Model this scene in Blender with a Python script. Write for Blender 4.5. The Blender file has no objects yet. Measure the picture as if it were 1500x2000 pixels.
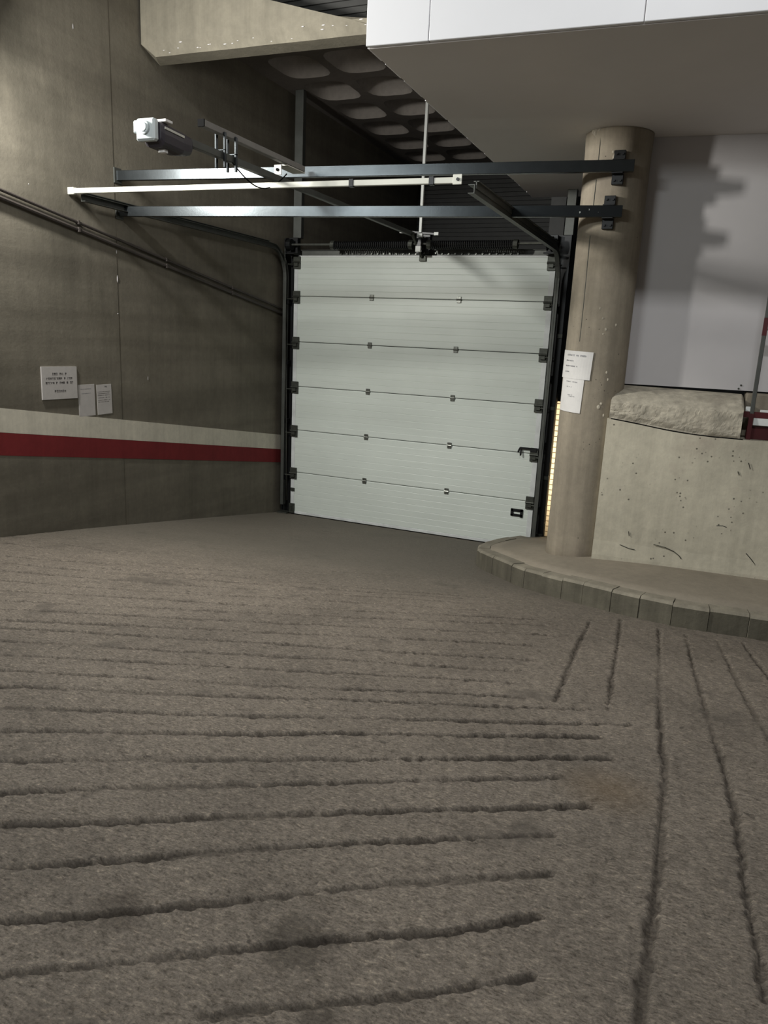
import bpy, bmesh, math, random
import numpy as np
from mathutils import Vector, Matrix

random.seed(7)
np.random.seed(7)
C = bpy.context.scene.collection
SC = bpy.context.scene

# ------------------------------------------------------------------ camera
EYE = (0.0, 0.0, 2.484)
cd = bpy.data.cameras.new('camera')
cam = bpy.data.objects.new('camera', cd)
C.objects.link(cam)
right = Vector((0.91788, 0.39429, 0.04537)).normalized()
fwd = Vector((-0.37467, 0.89855, -0.22648)).normalized()
up = right.cross(fwd).normalized()
right = fwd.cross(up).normalized()
cam.matrix_world = Matrix(((right.x, up.x, -fwd.x, EYE[0]),
                           (right.y, up.y, -fwd.y, EYE[1]),
                           (right.z, up.z, -fwd.z, EYE[2]),
                           (0, 0, 0, 1)))
cd.sensor_fit = 'VERTICAL'
cd.sensor_height = 24.0
cd.lens = 1440.73 / 2000 * 24.0
cd.clip_start = 0.02
SC.camera = cam

# ------------------------------------------------------------------ world, exposure
w = bpy.data.worlds.new('world')
SC.world = w
w.use_nodes = True
w.node_tree.nodes['Background'].inputs[0].default_value = (0.90, 0.95, 1.0, 1)
w.node_tree.nodes['Background'].inputs[1].default_value = 0.04
SC.view_settings.view_transform = 'Standard'
SC.view_settings.look = 'None'
SC.view_settings.gamma = 1.0
SC.view_settings.use_curve_mapping = False
SC.view_settings.exposure = 0.22


# ------------------------------------------------------------------ lamps of the garage above or behind the view, plus one added for daylight
def area(name, loc, target, sx, sy, watts, col, spread=180):
    l = bpy.data.lights.new(name, 'AREA')
    l.shape = 'RECTANGLE'
    l.size, l.size_y = sx, sy
    l.energy = watts
    l.color = col
    l.spread = math.radians(spread)
    o = bpy.data.objects.new(name, l)
    C.objects.link(o)
    o.location = loc
    d = Vector(target) - Vector(loc)
    o.rotation_euler = d.to_track_quat('-Z', 'Y').to_euler()
    return o


area('wall_lamp', (-5.05, 3.85, 4.40), (-0.6, 6.5, 2.6), 0.2, 0.5, 205, (1.0, 0.98, 0.93))
area('ceiling_lamp', (-4.2, -1.6, 5.0), (-2.0, 5.0, 2.2), 2.0, 0.5, 110, (0.95, 1.0, 1.0))
area('ceiling_lamp', (0.3, 0.9, 6.4), (0.2, 3.6, 1.0), 1.6, 0.3, 115, (0.98, 0.99, 1.0))
area('daylight_stand_in', (-1.60, 9.62, 1.0), (-1.60, 10.4, 1.0), 0.12, 1.6, 11, (1.0, 0.92, 0.78), 100)  # added unseen lamp behind the door, stands in for daylight on the bricks


# ------------------------------------------------------------------ materials
def srgb(r, g, b):
    f = lambda c: (c / 255 / 12.92) if c / 255 <= 0.04045 else ((c / 255 + 0.055) / 1.055) ** 2.4
    return (f(r), f(g), f(b))


def new_mat(name):
    m = bpy.data.materials.new(name)
    m.use_nodes = True
    nt = m.node_tree
    return m, nt, nt.nodes['Principled BSDF']


def N(nt, t, **kw):
    n = nt.nodes.new(t)
    for k, v in kw.items():
        setattr(n, k, v)
    return n


def coords(nt, scale=(1, 1, 1), rot=(0, 0, 0)):
    tc = N(nt, 'ShaderNodeTexCoord')
    mp = N(nt, 'ShaderNodeMapping')
    mp.inputs['Scale'].default_value = scale
    mp.inputs['Rotation'].default_value = rot
    nt.links.new(tc.outputs['Object'], mp.inputs['Vector'])
    return mp.outputs['Vector']


def noise(nt, vec, scale, detail=6, rough=0.6):
    n = N(nt, 'ShaderNodeTexNoise')
    n.inputs['Scale'].default_value = scale
    n.inputs['Detail'].default_value = detail
    n.inputs['Roughness'].default_value = rough
    nt.links.new(vec, n.inputs['Vector'])
    return n.outputs['Fac']


def ramp(nt, fac, stops):
    r = N(nt, 'ShaderNodeValToRGB')
    el = r.color_ramp.elements
    while len(el) > 1:
        el.remove(el[-1])
    el[0].position = stops[0][0]
    c = stops[0][1]
    el[0].color = (*c, 1) if len(c) == 3 else c
    for p, c in stops[1:]:
        e = el.new(p)
        e.color = (*c, 1)
    nt.links.new(fac, r.inputs[0])
    return r.outputs[0]


def mix(nt, a, b, fac, mode='MIX'):
    m = N(nt, 'ShaderNodeMix')
    m.data_type = 'RGBA'
    m.blend_type = mode
    for sock, v in ((m.inputs[6], a), (m.inputs[7], b), (m.inputs[0], fac)):
        if hasattr(v, 'links') or hasattr(v, 'is_linked'):
            nt.links.new(v, sock)
        else:
            sock.default_value = (*v, 1) if isinstance(v, tuple) else v
    return m.outputs[2]


def bump(nt, bs, h, strength=0.5, dist=0.01, prev=None):
    b = N(nt, 'ShaderNodeBump')
    b.inputs['Strength'].default_value = strength
    b.inputs['Distance'].default_value = dist
    nt.links.new(h, b.inputs['Height'])
    if prev is not None:
        nt.links.new(prev, b.inputs['Normal'])
    nt.links.new(b.outputs[0], bs.inputs['Normal'])
    return b.outputs[0]


def sc(c, k):
    return tuple(min(1, x * k) for x in c)


def simple(name, col, rough=0.6, metal=0.0, var=0.15, nscale=6.0, bmp=0.0, bscale=40, spec=None):
    m, nt, bs = new_mat(name)
    v = coords(nt)
    f = noise(nt, v, nscale)
    c = ramp(nt, f, [(0.3, sc(col, 1 - var)), (0.7, sc(col, 1 + var))])
    nt.links.new(c, bs.inputs['Base Color'])
    bs.inputs['Roughness'].default_value = rough
    bs.inputs['Metallic'].default_value = metal
    if spec is not None:
        bs.inputs['Specular IOR Level'].default_value = spec
    if bmp:
        bump(nt, bs, noise(nt, v, bscale), bmp, 0.004)
    return m


def concrete(name, base, stain=None, streak=0.0, boards=0.0, pits=0.0, rough=0.85, var=0.22, big=0.9, bmp=0.35):
    """cast concrete: clouds, rain streaks, board marks and air holes"""
    m, nt, bs = new_mat(name)
    v = coords(nt)
    c = ramp(nt, noise(nt, v, big, 8, 0.62), [(0.28, sc(base, 1 - var)), (0.5, base), (0.72, sc(base, 1 + var))])
    c = mix(nt, c, ramp(nt, noise(nt, v, 14, 6, 0.7), [(0.3, (0.80, 0.80, 0.80)), (0.7, (1.12, 1.12, 1.10))]), 0.55, 'MULTIPLY')
    if stain:
        c = mix(nt, c, stain, ramp(nt, noise(nt, v, 0.7, 7, 0.65), [(0.52, (0, 0, 0)), (0.68, (0.8, 0.8, 0.8))]))
    if streak:
        vs = coords(nt, (3.2, 3.2, 0.18))
        c = mix(nt, c, ramp(nt, noise(nt, vs, 2.4, 5, 0.7), [(0.30, (0.55, 0.55, 0.54)), (0.55, (1, 1, 1)), (0.75, (1.32, 1.32, 1.30))]), streak, 'MULTIPLY')
    h = noise(nt, v, 30, 8, 0.7)
    nrm = bump(nt, bs, h, bmp, 0.006)
    if boards:
        vb = coords(nt, (0.22, 0.22, 4.2))
        hb = noise(nt, vb, 1.0, 3, 0.5)
        c = mix(nt, c, ramp(nt, hb, [(0.35, (0.78, 0.77, 0.75)), (0.6, (1.12, 1.12, 1.1))]), boards, 'MULTIPLY')
        nrm = bump(nt, bs, hb, 0.25, 0.02, nrm)
    if pits:
        vo = N(nt, 'ShaderNodeTexVoronoi')
        vo.inputs['Scale'].default_value = 21
        nt.links.new(v, vo.inputs['Vector'])
        pm = ramp(nt, vo.outputs['Distance'], [(0.0, (1, 1, 1)), (pits, (1, 1, 1)), (pits * 1.5, (0, 0, 0))])
        c = mix(nt, c, sc(base, 0.28), mix(nt, (0.0, 0.0, 0.0), pm, ramp(nt, noise(nt, v, 3.1, 2), [(0.56, (0, 0, 0)), (0.6, (1, 1, 1))])))
    nt.links.new(c, bs.inputs['Base Color'])
    bs.inputs['Roughness'].default_value = rough
    bs.inputs['Specular IOR Level'].default_value = 0.25
    return m


def floor_mat():
    m, nt, bs = new_mat('ramp_concrete')
    v = coords(nt)
    base = srgb(131, 122, 111)
    c = ramp(nt, noise(nt, v, 1.1, 8, 0.65), [(0.3, sc(base, 0.74)), (0.5, base), (0.7, sc(base, 1.18))])
    va = coords(nt, (1.0, 2.6, 1.0), (0, 0, math.radians(-28)))
    c = mix(nt, c, ramp(nt, noise(nt, va, 34, 8, 0.8), [(0.32, (0.42, 0.40, 0.37)), (0.47, (0.95, 0.95, 0.95)), (0.55, (1.05, 1.05, 1.05)), (0.70, (1.6, 1.58, 1.52))]), 0.8, 'MULTIPLY')
    c = mix(nt, c, ramp(nt, noise(nt, va, 52, 3, 0.6), [(0.30, (0.40, 0.38, 0.35)), (0.46, (1, 1, 1)), (0.56, (1, 1, 1)), (0.70, (1.75, 1.72, 1.65))]), 0.8, 'MULTIPLY')
    c = mix(nt, c, ramp(nt, noise(nt, v, 26, 5, 0.7), [(0.30, (0.55, 0.53, 0.50)), (0.48, (1, 1, 1)), (0.58, (1.05, 1.05, 1.04)), (0.72, (1.5, 1.47, 1.42))]), 0.7, 'MULTIPLY')
    c = mix(nt, c, ramp(nt, noise(nt, v, 120, 4, 0.8), [(0.34, (0.5, 0.49, 0.47)), (0.5, (1, 1, 1)), (0.68, (1.4, 1.38, 1.35))]), 0.7, 'MULTIPLY')
    # worn darker spots and the rusty patch of oil near the groove ends
    c = mix(nt, c, sc(base, 0.5), ramp(nt, noise(nt, v, 3.4, 4, 0.6), [(0.60, (0, 0, 0)), (0.70, (0.6, 0.6, 0.6))]))
    c = mix(nt, c, sc(base, 0.3), ramp(nt, noise(nt, v, 17, 3, 0.6), [(0.68, (0, 0, 0)), (0.72, (0.7, 0.7, 0.7))]))
    tc = N(nt, 'ShaderNodeTexCoord')
    vm = N(nt, 'ShaderNodeVectorMath', operation='DISTANCE')
    nt.links.new(tc.outputs['Object'], vm.inputs[0])
    vm.inputs[1].default_value = (-0.13, 2.66, 0.88)
    rust = ramp(nt, vm.outputs['Value'], [(0.0, (0.4, 0.4, 0.4)), (0.22, (0, 0, 0))])
    c = mix(nt, c, srgb(118, 94, 60), rust)
    for cen, rad, col_, k in (((-0.78, 1.43, 0.93), 0.13, (66, 60, 52), 0.55), ((-0.62, 1.26, 0.94), 0.07, (66, 60, 52), 0.5), ((-1.27, 1.31, 0.94), 0.11, (66, 58, 50), 0.45)):
        vd = N(nt, 'ShaderNodeVectorMath', operation='DISTANCE')
        nt.links.new(tc.outputs['Object'], vd.inputs[0])
        vd.inputs[1].default_value = cen
        ad = N(nt, 'ShaderNodeMath', operation='MULTIPLY_ADD')
        nt.links.new(noise(nt, v, 16, 4, 0.6), ad.inputs[0])
        ad.inputs[1].default_value = rad * 1.5
        nt.links.new(vd.outputs['Value'], ad.inputs[2])
        c = mix(nt, c, srgb(*col_), ramp(nt, ad.outputs[0], [(rad * 1.25, (k, k, k)), (rad * 1.65, (0, 0, 0))]))
    # dirt lying in the grooves and the smooth oily apron before the door
    at = N(nt, 'ShaderNodeAttribute')
    at.attribute_name = 'groove'
    c = mix(nt, c, srgb(50, 43, 36), at.outputs['Fac'])
    ap = N(nt, 'ShaderNodeAttribute')
    ap.attribute_name = 'apron'
    c = mix(nt, c, mix(nt, srgb(100, 96, 86), c, 0.3), ap.outputs['Fac'])
    nt.links.new(c, bs.inputs['Base Color'])
    bs.inputs['Roughness'].default_value = 0.8
    bs.inputs['Specular IOR Level'].default_value = 0.3
    n1 = bump(nt, bs, noise(nt, va, 32, 8, 0.8), 0.9, 0.012)
    bump(nt, bs, noise(nt, v, 130, 4, 0.8), 0.5, 0.004, n1)
    return m


M = {}
M['floor'] = floor_mat()
M['wall'] = concrete('board_marked_concrete', srgb(112, 107, 96), srgb(92, 88, 78), streak=0.3, boards=0.7, var=0.2, big=0.6)
M['beam_conc'] = concrete('beam_concrete', srgb(122, 117, 104), None, streak=0.35, var=0.2, big=1.6)
M['ceil'] = concrete('waffle_concrete', srgb(104, 98, 92), None, var=0.15)
M['column'] = concrete('column_concrete', srgb(150, 141, 125), srgb(128, 117, 106), streak=0.5, var=0.16, big=1.5, pits=0.08)
M['lowwall'] = concrete('plastered_concrete', srgb(188, 182, 164), srgb(150, 135, 124), streak=0.3, var=0.18, big=1.2, pits=0.13)
M['cap'] = concrete('rough_mortar', srgb(176, 169, 153), srgb(132, 124, 112), var=0.3, big=7, bmp=0.9)
M['sidewalk'] = concrete('sidewalk_concrete', srgb(136, 128, 114), srgb(120, 113, 100), var=0.12, big=1.2, bmp=0.5)
M['kerb'] = concrete('kerb_concrete', srgb(136, 130, 116), srgb(100, 96, 84), streak=0.5, var=0.2, big=3, bmp=0.6)
M['kerb_shade'] = concrete('kerb_shade_tone', srgb(98, 94, 82), srgb(78, 74, 64), streak=0.6, var=0.25, big=3, bmp=0.6)  # darkened kerb concrete: shade of the outward face put into the colour
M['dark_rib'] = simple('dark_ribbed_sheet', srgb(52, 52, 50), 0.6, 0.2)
M['white_panel'] = simple('white_painted_board', srgb(190, 187, 187), 0.55, 0, 0.04, 1.5)
M['fascia'] = simple('white_fascia_paint', srgb(226, 226, 228), 0.5, 0, 0.03, 1.0)
M['soffit'] = simple('white_soffit_paint', srgb(214, 210, 207), 0.7, 0, 0.05, 0.8)
M['white_stripe'] = concrete('white_stripe_paint', srgb(200, 195, 180), None, streak=0.3, var=0.08, big=1, bmp=0.15)
M['red_stripe'] = concrete('red_stripe_paint', srgb(116, 40, 42), None, streak=0.3, var=0.12, big=1, bmp=0.15)
M['galv'] = simple('galvanized_steel', srgb(68, 72, 74), 0.27, 0.9, 0.12, 9, 0.06, 60)
M['alu'] = simple('bright_aluminium', srgb(190, 190, 180), 0.5, 0.15, 0.05, 4)
M['dark_steel'] = simple('dark_track_steel', srgb(84, 86, 82), 0.5, 0.5, 0.15, 8)
M['black_steel'] = simple('black_steel', srgb(24, 25, 26), 0.4, 0.3, 0.2, 8)
M['black'] = simple('black_rubber', srgb(14, 14, 14), 0.9, spec=0.05)
M['hinge'] = simple('zinc_hinge', srgb(120, 122, 116), 0.35, 0.8, 0.2, 20)
M['hinge_dark'] = simple('dull_roller_bracket', srgb(70, 72, 66), 0.5, 0.6, 0.25, 30)
M['dull_tube'] = simple('dull_grey_tube', srgb(112, 110, 106), 0.6, 0.1, 0.08)
M['rod'] = simple('grey_painted_tube', srgb(170, 172, 168), 0.5, 0.2, 0.06)
M['motor'] = simple('dark_motor_housing', srgb(52, 48, 54), 0.45)
M['motor_cap'] = simple('white_motor_cover', srgb(196, 204, 204), 0.4, 0, 0.04)
M['paper'] = simple('paper', srgb(214, 212, 208), 0.7, 0, 0.05, 12)
M['paper_dull'] = simple('old_paper', srgb(178, 174, 170), 0.7, 0, 0.06, 14)
M['print'] = simple('faded_print', srgb(104, 101, 99), 0.8, 0, 0.1, 60)
M['print_pale'] = simple('pale_print', srgb(150, 150, 152), 0.8, 0, 0.1, 60)
M['red_paint'] = simple('dark_red_paint', srgb(72, 18, 22), 0.45)
M['white_paint'] = simple('white_rail_paint', srgb(205, 208, 206), 0.45)
M['pipe'] = simple('dark_conduit', srgb(66, 60, 56), 0.6, 0.1)
M['coffer'] = concrete('pale_coffer_lining', srgb(136, 130, 124), None, var=0.1)
M['brick'] = simple('pale_brick', srgb(224, 200, 160), 0.8, 0, 0.1, 12)


# door skin: fine micro-ribs and light grime
def door_skin():
    m, nt, bs = new_mat('door_skin')
    v = coords(nt)
    base = srgb(207, 214, 206)
    c = ramp(nt, noise(nt, v, 0.9, 5), [(0.3, sc(base, 0.93)), (0.7, sc(base, 1.05))])
    vs = coords(nt, (0.4, 1, 14))
    c = mix(nt, c, ramp(nt, noise(nt, vs, 2.0, 4), [(0.35, (0.96, 0.96, 0.96)), (0.65, (1.02, 1.02, 1.02))]), 0.8, 'MULTIPLY')
    nt.links.new(c, bs.inputs['Base Color'])
    bs.inputs['Roughness'].default_value = 0.45
    return m


M['door'] = door_skin()


# ------------------------------------------------------------------ mesh helpers
def add_box(bm, lo, hi, mat=None, bev=0.0):
    r = bmesh.ops.create_cube(bm, size=1)
    vs = r['verts']
    lo, hi = Vector(lo), Vector(hi)
    for v in vs:
        p = lo + Vector(((v.co.x + .5) * (hi.x - lo.x), (v.co.y + .5) * (hi.y - lo.y), (v.co.z + .5) * (hi.z - lo.z)))
        v.co = mat @ p if mat else p
    if bev:
        es = list({e for v in vs for e in v.link_edges})
        bmesh.ops.bevel(bm, geom=es, offset=bev, segments=1, affect='EDGES')


def add_bar(bm, a, b, wy, wz, upv=(0, 0, 1), bev=0.0):
    """rectangular bar from a to b, wy across, wz along upv"""
    a, b = Vector(a), Vector(b)
    x = (b - a).normalized()
    u = Vector(upv)
    y = u.cross(x).normalized()
    z = x.cross(y)
    L = (b - a).length
    mt = Matrix(((x.x, y.x, z.x, a.x), (x.y, y.y, z.y, a.y), (x.z, y.z, z.z, a.z), (0, 0, 0, 1)))
    add_box(bm, (0, -wy / 2, -wz / 2), (L, wy / 2, wz / 2), mt, bev)


def add_tube(bm, pts, r, n=10, cap=True):
    pts = [Vector(p) for p in pts]
    rings = []
    prev = None
    for i, p in enumerate(pts):
        t = (pts[min(i + 1, len(pts) - 1)] - pts[max(i - 1, 0)]).normalized()
        if prev is None:
            a = Vector((0, 0, 1)) if abs(t.z) < 0.9 else Vector((1, 0, 0))
            u = t.cross(a).normalized()
        else:
            u = (prev - t * prev.dot(t)).normalized()
        prev = u
        v = t.cross(u)
        rings.append([bm.verts.new(p + (u * math.cos(k * 2 * math.pi / n) + v * math.sin(k * 2 * math.pi / n)) * r) for k in range(n)])
    for a, b in zip(rings, rings[1:]):
        for k in range(n):
            bm.faces.new((a[k], a[(k + 1) % n], b[(k + 1) % n], b[k]))
    if cap:
        bm.faces.new(rings[0][::-1])
        bm.faces.new(rings[-1])


def add_prism(bm, poly, a, b):
    """poly: list of 3d offsets swept from point a to b (same polygon)"""
    A = [bm.verts.new(Vector(a) + Vector(p)) for p in poly]
    B = [bm.verts.new(Vector(b) + Vector(p)) for p in poly]
    n = len(poly)
    for k in range(n):
        bm.faces.new((A[k], A[(k + 1) % n], B[(k + 1) % n], B[k]))
    bm.faces.new(A[::-1])
    bm.faces.new(B)


def add_channel(bm, path, across, prof):
    """sweep an open profile [(s,t)] along a path lying in a plane; across = axis of s, t is normal to the path"""
    path = [Vector(p) for p in path]
    ac = Vector(across)
    rows = []
    for i, p in enumerate(path):
        t = (path[min(i + 1, len(path) - 1)] - path[max(i - 1, 0)]).normalized()
        nrm = ac.cross(t).normalized()
        rows.append([bm.verts.new(p + ac * s + nrm * q) for s, q in prof])
    n = len(prof)
    for a, b in zip(rows, rows[1:]):
        for k in range(n):
            bm.faces.new((a[k], a[(k + 1) % n], b[(k + 1) % n], b[k]))
    bm.faces.new(rows[0][::-1])
    bm.faces.new(rows[-1])


def obj(name, bm, mat, parent=None, smooth=False):
    bmesh.ops.recalc_face_normals(bm, faces=bm.faces)
    me = bpy.data.meshes.new(name)
    bm.to_mesh(me)
    bm.free()
    me.materials.append(mat)
    if smooth:
        for p in me.polygons:
            p.use_smooth = True
    o = bpy.data.objects.new(name, me)
    C.objects.link(o)
    if parent is not None:
        o.parent = parent
        # parts are modelled in world space: undo the transforms of the ancestors
        q = parent
        off = Vector((0, 0, 0))
        while q is not None:
            off += q.location
            q = q.parent
        me.transform(Matrix.Translation(-off))
    return o


def obj_split(name, bm, mat, parent=None):
    """one object per piece: touching shells stay together, separate ones become parts of their own"""
    bm.verts.index_update()
    bm.verts.ensure_lookup_table()
    seen, isl = set(), []
    for v in bm.verts:
        if v.index in seen:
            continue
        st, comp = [v], []
        seen.add(v.index)
        while st:
            u = st.pop()
            comp.append(u)
            for e in u.link_edges:
                q = e.other_vert(u)
                if q.index not in seen:
                    seen.add(q.index)
                    st.append(q)
        isl.append(comp)
    bb = [[(min(v.co[k] for v in c) - .002, max(v.co[k] for v in c) + .002) for k in range(3)] for c in isl]
    gid = list(range(len(isl)))
    for i in range(len(isl)):
        for j in range(i):
            if all(bb[i][k][0] < bb[j][k][1] and bb[j][k][0] < bb[i][k][1] for k in range(3)):
                a, c = gid[i], gid[j]
                gid = [c if g == a else g for g in gid]
    out = []
    for g in sorted(set(gid)):
        nb = bmesh.new()
        mp = {}
        for k, c in enumerate(isl):
            if gid[k] == g:
                for v in c:
                    mp[v] = nb.verts.new(v.co)
        for f in bm.faces:
            if f.verts[0] in mp:
                nb.faces.new([mp[v] for v in f.verts])
        out.append(obj(name, nb, mat, parent))
    bm.free()
    return out


def copy_part(o, loc, parent, name=None):
    c = o.copy()
    C.objects.link(c)
    c.parent = parent
    c.location = loc
    if name:
        c.name = name
    return c


def thing(name, label, cat, loc=(0, 0, 0), group=None):
    o = bpy.data.objects.new(name, None)
    o.empty_display_size = 0.1
    C.objects.link(o)
    o.location = loc
    tag(o, label, cat, group)
    return o


def tag(o, label, cat, group=None):
    o['label'] = label
    o['category'] = cat
    if group:
        o['group'] = group
    return o


def struct(name, bm, mat, label=None):
    o = obj(name, bm, mat)
    o['kind'] = 'structure'
    if label:
        o['label'] = label
    return o


def BM():
    return bmesh.new()


def box_obj(name, lo, hi, mat, parent=None, bev=0.0):
    b = BM()
    add_box(b, lo, hi, None, bev)
    return obj(name, b, mat, parent)


# ------------------------------------------------------------------ ground shape
SL = 0.153


def zr(y):
    """road height: level where one stands, then a ramp down to the door sill"""
    a = SL * (9.0 - y)
    k = 0.18
    z = -k * np.log(np.exp(-a / k) + np.exp(-1.0 / k))
    return np.maximum(z, -0.02) if isinstance(y, np.ndarray) else max(z, -0.02)


GROOVES = [
    [(-0.865,1.144),(-0.629,1.301),(-0.461,1.41),(-0.356,1.489),(-0.208,1.603)],
    [(-1.372,1.022),(-1.177,1.152),(-0.977,1.295),(-0.819,1.409),(-0.651,1.522),(-0.534,1.597),(-0.413,1.674),(-0.235,1.829)],
    [(-1.515,1.142),(-1.355,1.245),(-1.081,1.435),(-0.856,1.612),(-0.673,1.748),(-0.476,1.877),(-0.236,2.033)],
    [(-1.691,1.289),(-1.396,1.484),(-1.278,1.574),(-1.091,1.709),(-0.752,1.933),(-0.537,2.073),(-0.267,2.249)],
    [(-1.859,1.429),(-1.527,1.631),(-1.187,1.858),(-0.82,2.092),(-0.509,2.287),(-0.174,2.503)],
    [(-2.011,1.555),(-1.666,1.785),(-1.29,2.018),(-0.897,2.274),(-0.563,2.488),(-0.307,2.658)],
    [(-2.178,1.695),(-1.795,1.929),(-1.387,2.168),(-0.961,2.423),(-0.516,2.708),(-0.156,2.93)],
    [(-2.371,1.856),(-2.12,2.001),(-1.857,2.144),(-1.501,2.345),(-1.236,2.52),(-0.759,2.792),(-0.21,3.125)],
    [(-2.539,1.996),(-2.073,2.238),(-1.781,2.379),(-1.499,2.545),(-1.109,2.771),(-0.597,3.053),(-0.097,3.352)],
    [(-2.713,2.142),(-2.423,2.301),(-2.147,2.418),(-1.701,2.655),(-1.182,2.943),(-0.638,3.231),(-0.282,3.438)],
    [(-2.867,2.269),(-2.546,2.421),(-2.222,2.577),(-1.779,2.776),(-1.343,3.004),(-0.899,3.248),(-0.61,3.387)],
    [(-3.027,2.403),(-2.761,2.535),(-2.468,2.677),(-2.127,2.846),(-1.662,3.07),(-1.315,3.256),(-0.958,3.442),(-0.702,3.565)],
    [(-3.188,2.537),(-2.85,2.721),(-2.475,2.875),(-2.123,3.063),(-1.88,3.183),(-1.669,3.31),(-1.264,3.492),(-0.728,3.765)],
    [(-3.361,2.681),(-2.996,2.866),(-2.616,3.042),(-2.117,3.301),(-1.701,3.498),(-1.205,3.75),(-0.701,4.022)],
    [(-3.469,2.772),(-2.736,3.184),(-2.224,3.468),(-1.571,3.859),(-0.764,4.332)],
    [(-3.634,2.909),(-3.263,3.128),(-2.862,3.333),(-2.332,3.635),(-1.791,3.966),(-1.231,4.334),(-0.742,4.642)],
    [(-3.781,3.031),(-3.2,3.356),(-2.721,3.646),(-2.389,3.843),(-1.741,4.262),(-0.774,4.911)],
    [(-3.97,3.188),(-3.635,3.366),(-3.217,3.604),(-2.687,3.877),(-1.957,4.324),(-0.871,5.04)],
    [(-4.2,3.35),(-3.6,3.62),(-2.9,4.02),(-2.1,4.52),(-1.3,4.98)],
    [(-4.4,3.55),(-3.7,3.85),(-3.0,4.22),(-2.2,4.70),(-1.4,5.18)],
    [(-4.6,3.72),(-3.85,4.02),(-3.1,4.40),(-2.3,4.82),(-1.5,5.30)],
    [(-3.988,4.093),(-3.496,4.371),(-3.18,4.589),(-2.864,4.752),(-2.453,4.915),(-1.908,5.175),(-1.329,5.497)],
    [(-4.75,3.9),(-4.3,4.12),(-3.7,4.48),(-3.2,4.82)],
    [(-2.697,5.444),(-2.332,5.659),(-2.01,5.819)],
    [(-5.196,4.255),(-4.779,4.347),(-4.28,4.629)],
    [(-4.966,4.575),(-4.449,4.632),(-4.129,4.83)],
]
RAYS = [
    [(-0.533,5.268),(-0.509,4.412),(-0.484,3.859),(-0.466,3.432)],
    [(-0.339,5.557),(-0.282,4.603),(-0.248,3.938),(-0.22,3.488)],
    [(-0.065,5.468),(-0.019,4.439),(0.019,3.542),(0.049,3.064)],
    [(0.059,3.125),(0.067,2.7),(0.073,2.282),(0.069,2.062),(0.066,1.857),(0.057,1.7),(0.06,1.584)],
    [(0.12,5.424),(0.161,4.645),(0.218,3.918),(0.256,3.431),(0.288,3.11),(0.312,2.764),(0.318,2.359),(0.328,2.152),(0.337,1.978),(0.344,1.811)],
    [(0.323,5.437),(0.375,4.759),(0.426,4.158),(0.49,3.586),(0.56,2.9),(0.6,2.2)],
    [(0.491,5.506),(0.538,5.023),(0.583,4.687),(0.68,4.0),(0.8,3.1)],
    [(0.70,5.55),(0.80,4.9),(0.95,4.1)],
]


def vnoise(x, y, s, seed):
    """cheap value noise on numpy arrays"""
    rng = np.random.RandomState(seed)
    T = rng.rand(256, 256)
    u, v = x / s, y / s
    i, j = np.floor(u).astype(int), np.floor(v).astype(int)
    a, b = u - i, v - j
    a, b = a * a * (3 - 2 * a), b * b * (3 - 2 * b)
    g = lambda p, q: T[p % 256, q % 256]
    return (g(i, j) * (1 - a) * (1 - b) + g(i + 1, j) * a * (1 - b) + g(i, j + 1) * (1 - a) * b + g(i + 1, j + 1) * a * b) - 0.5


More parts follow.
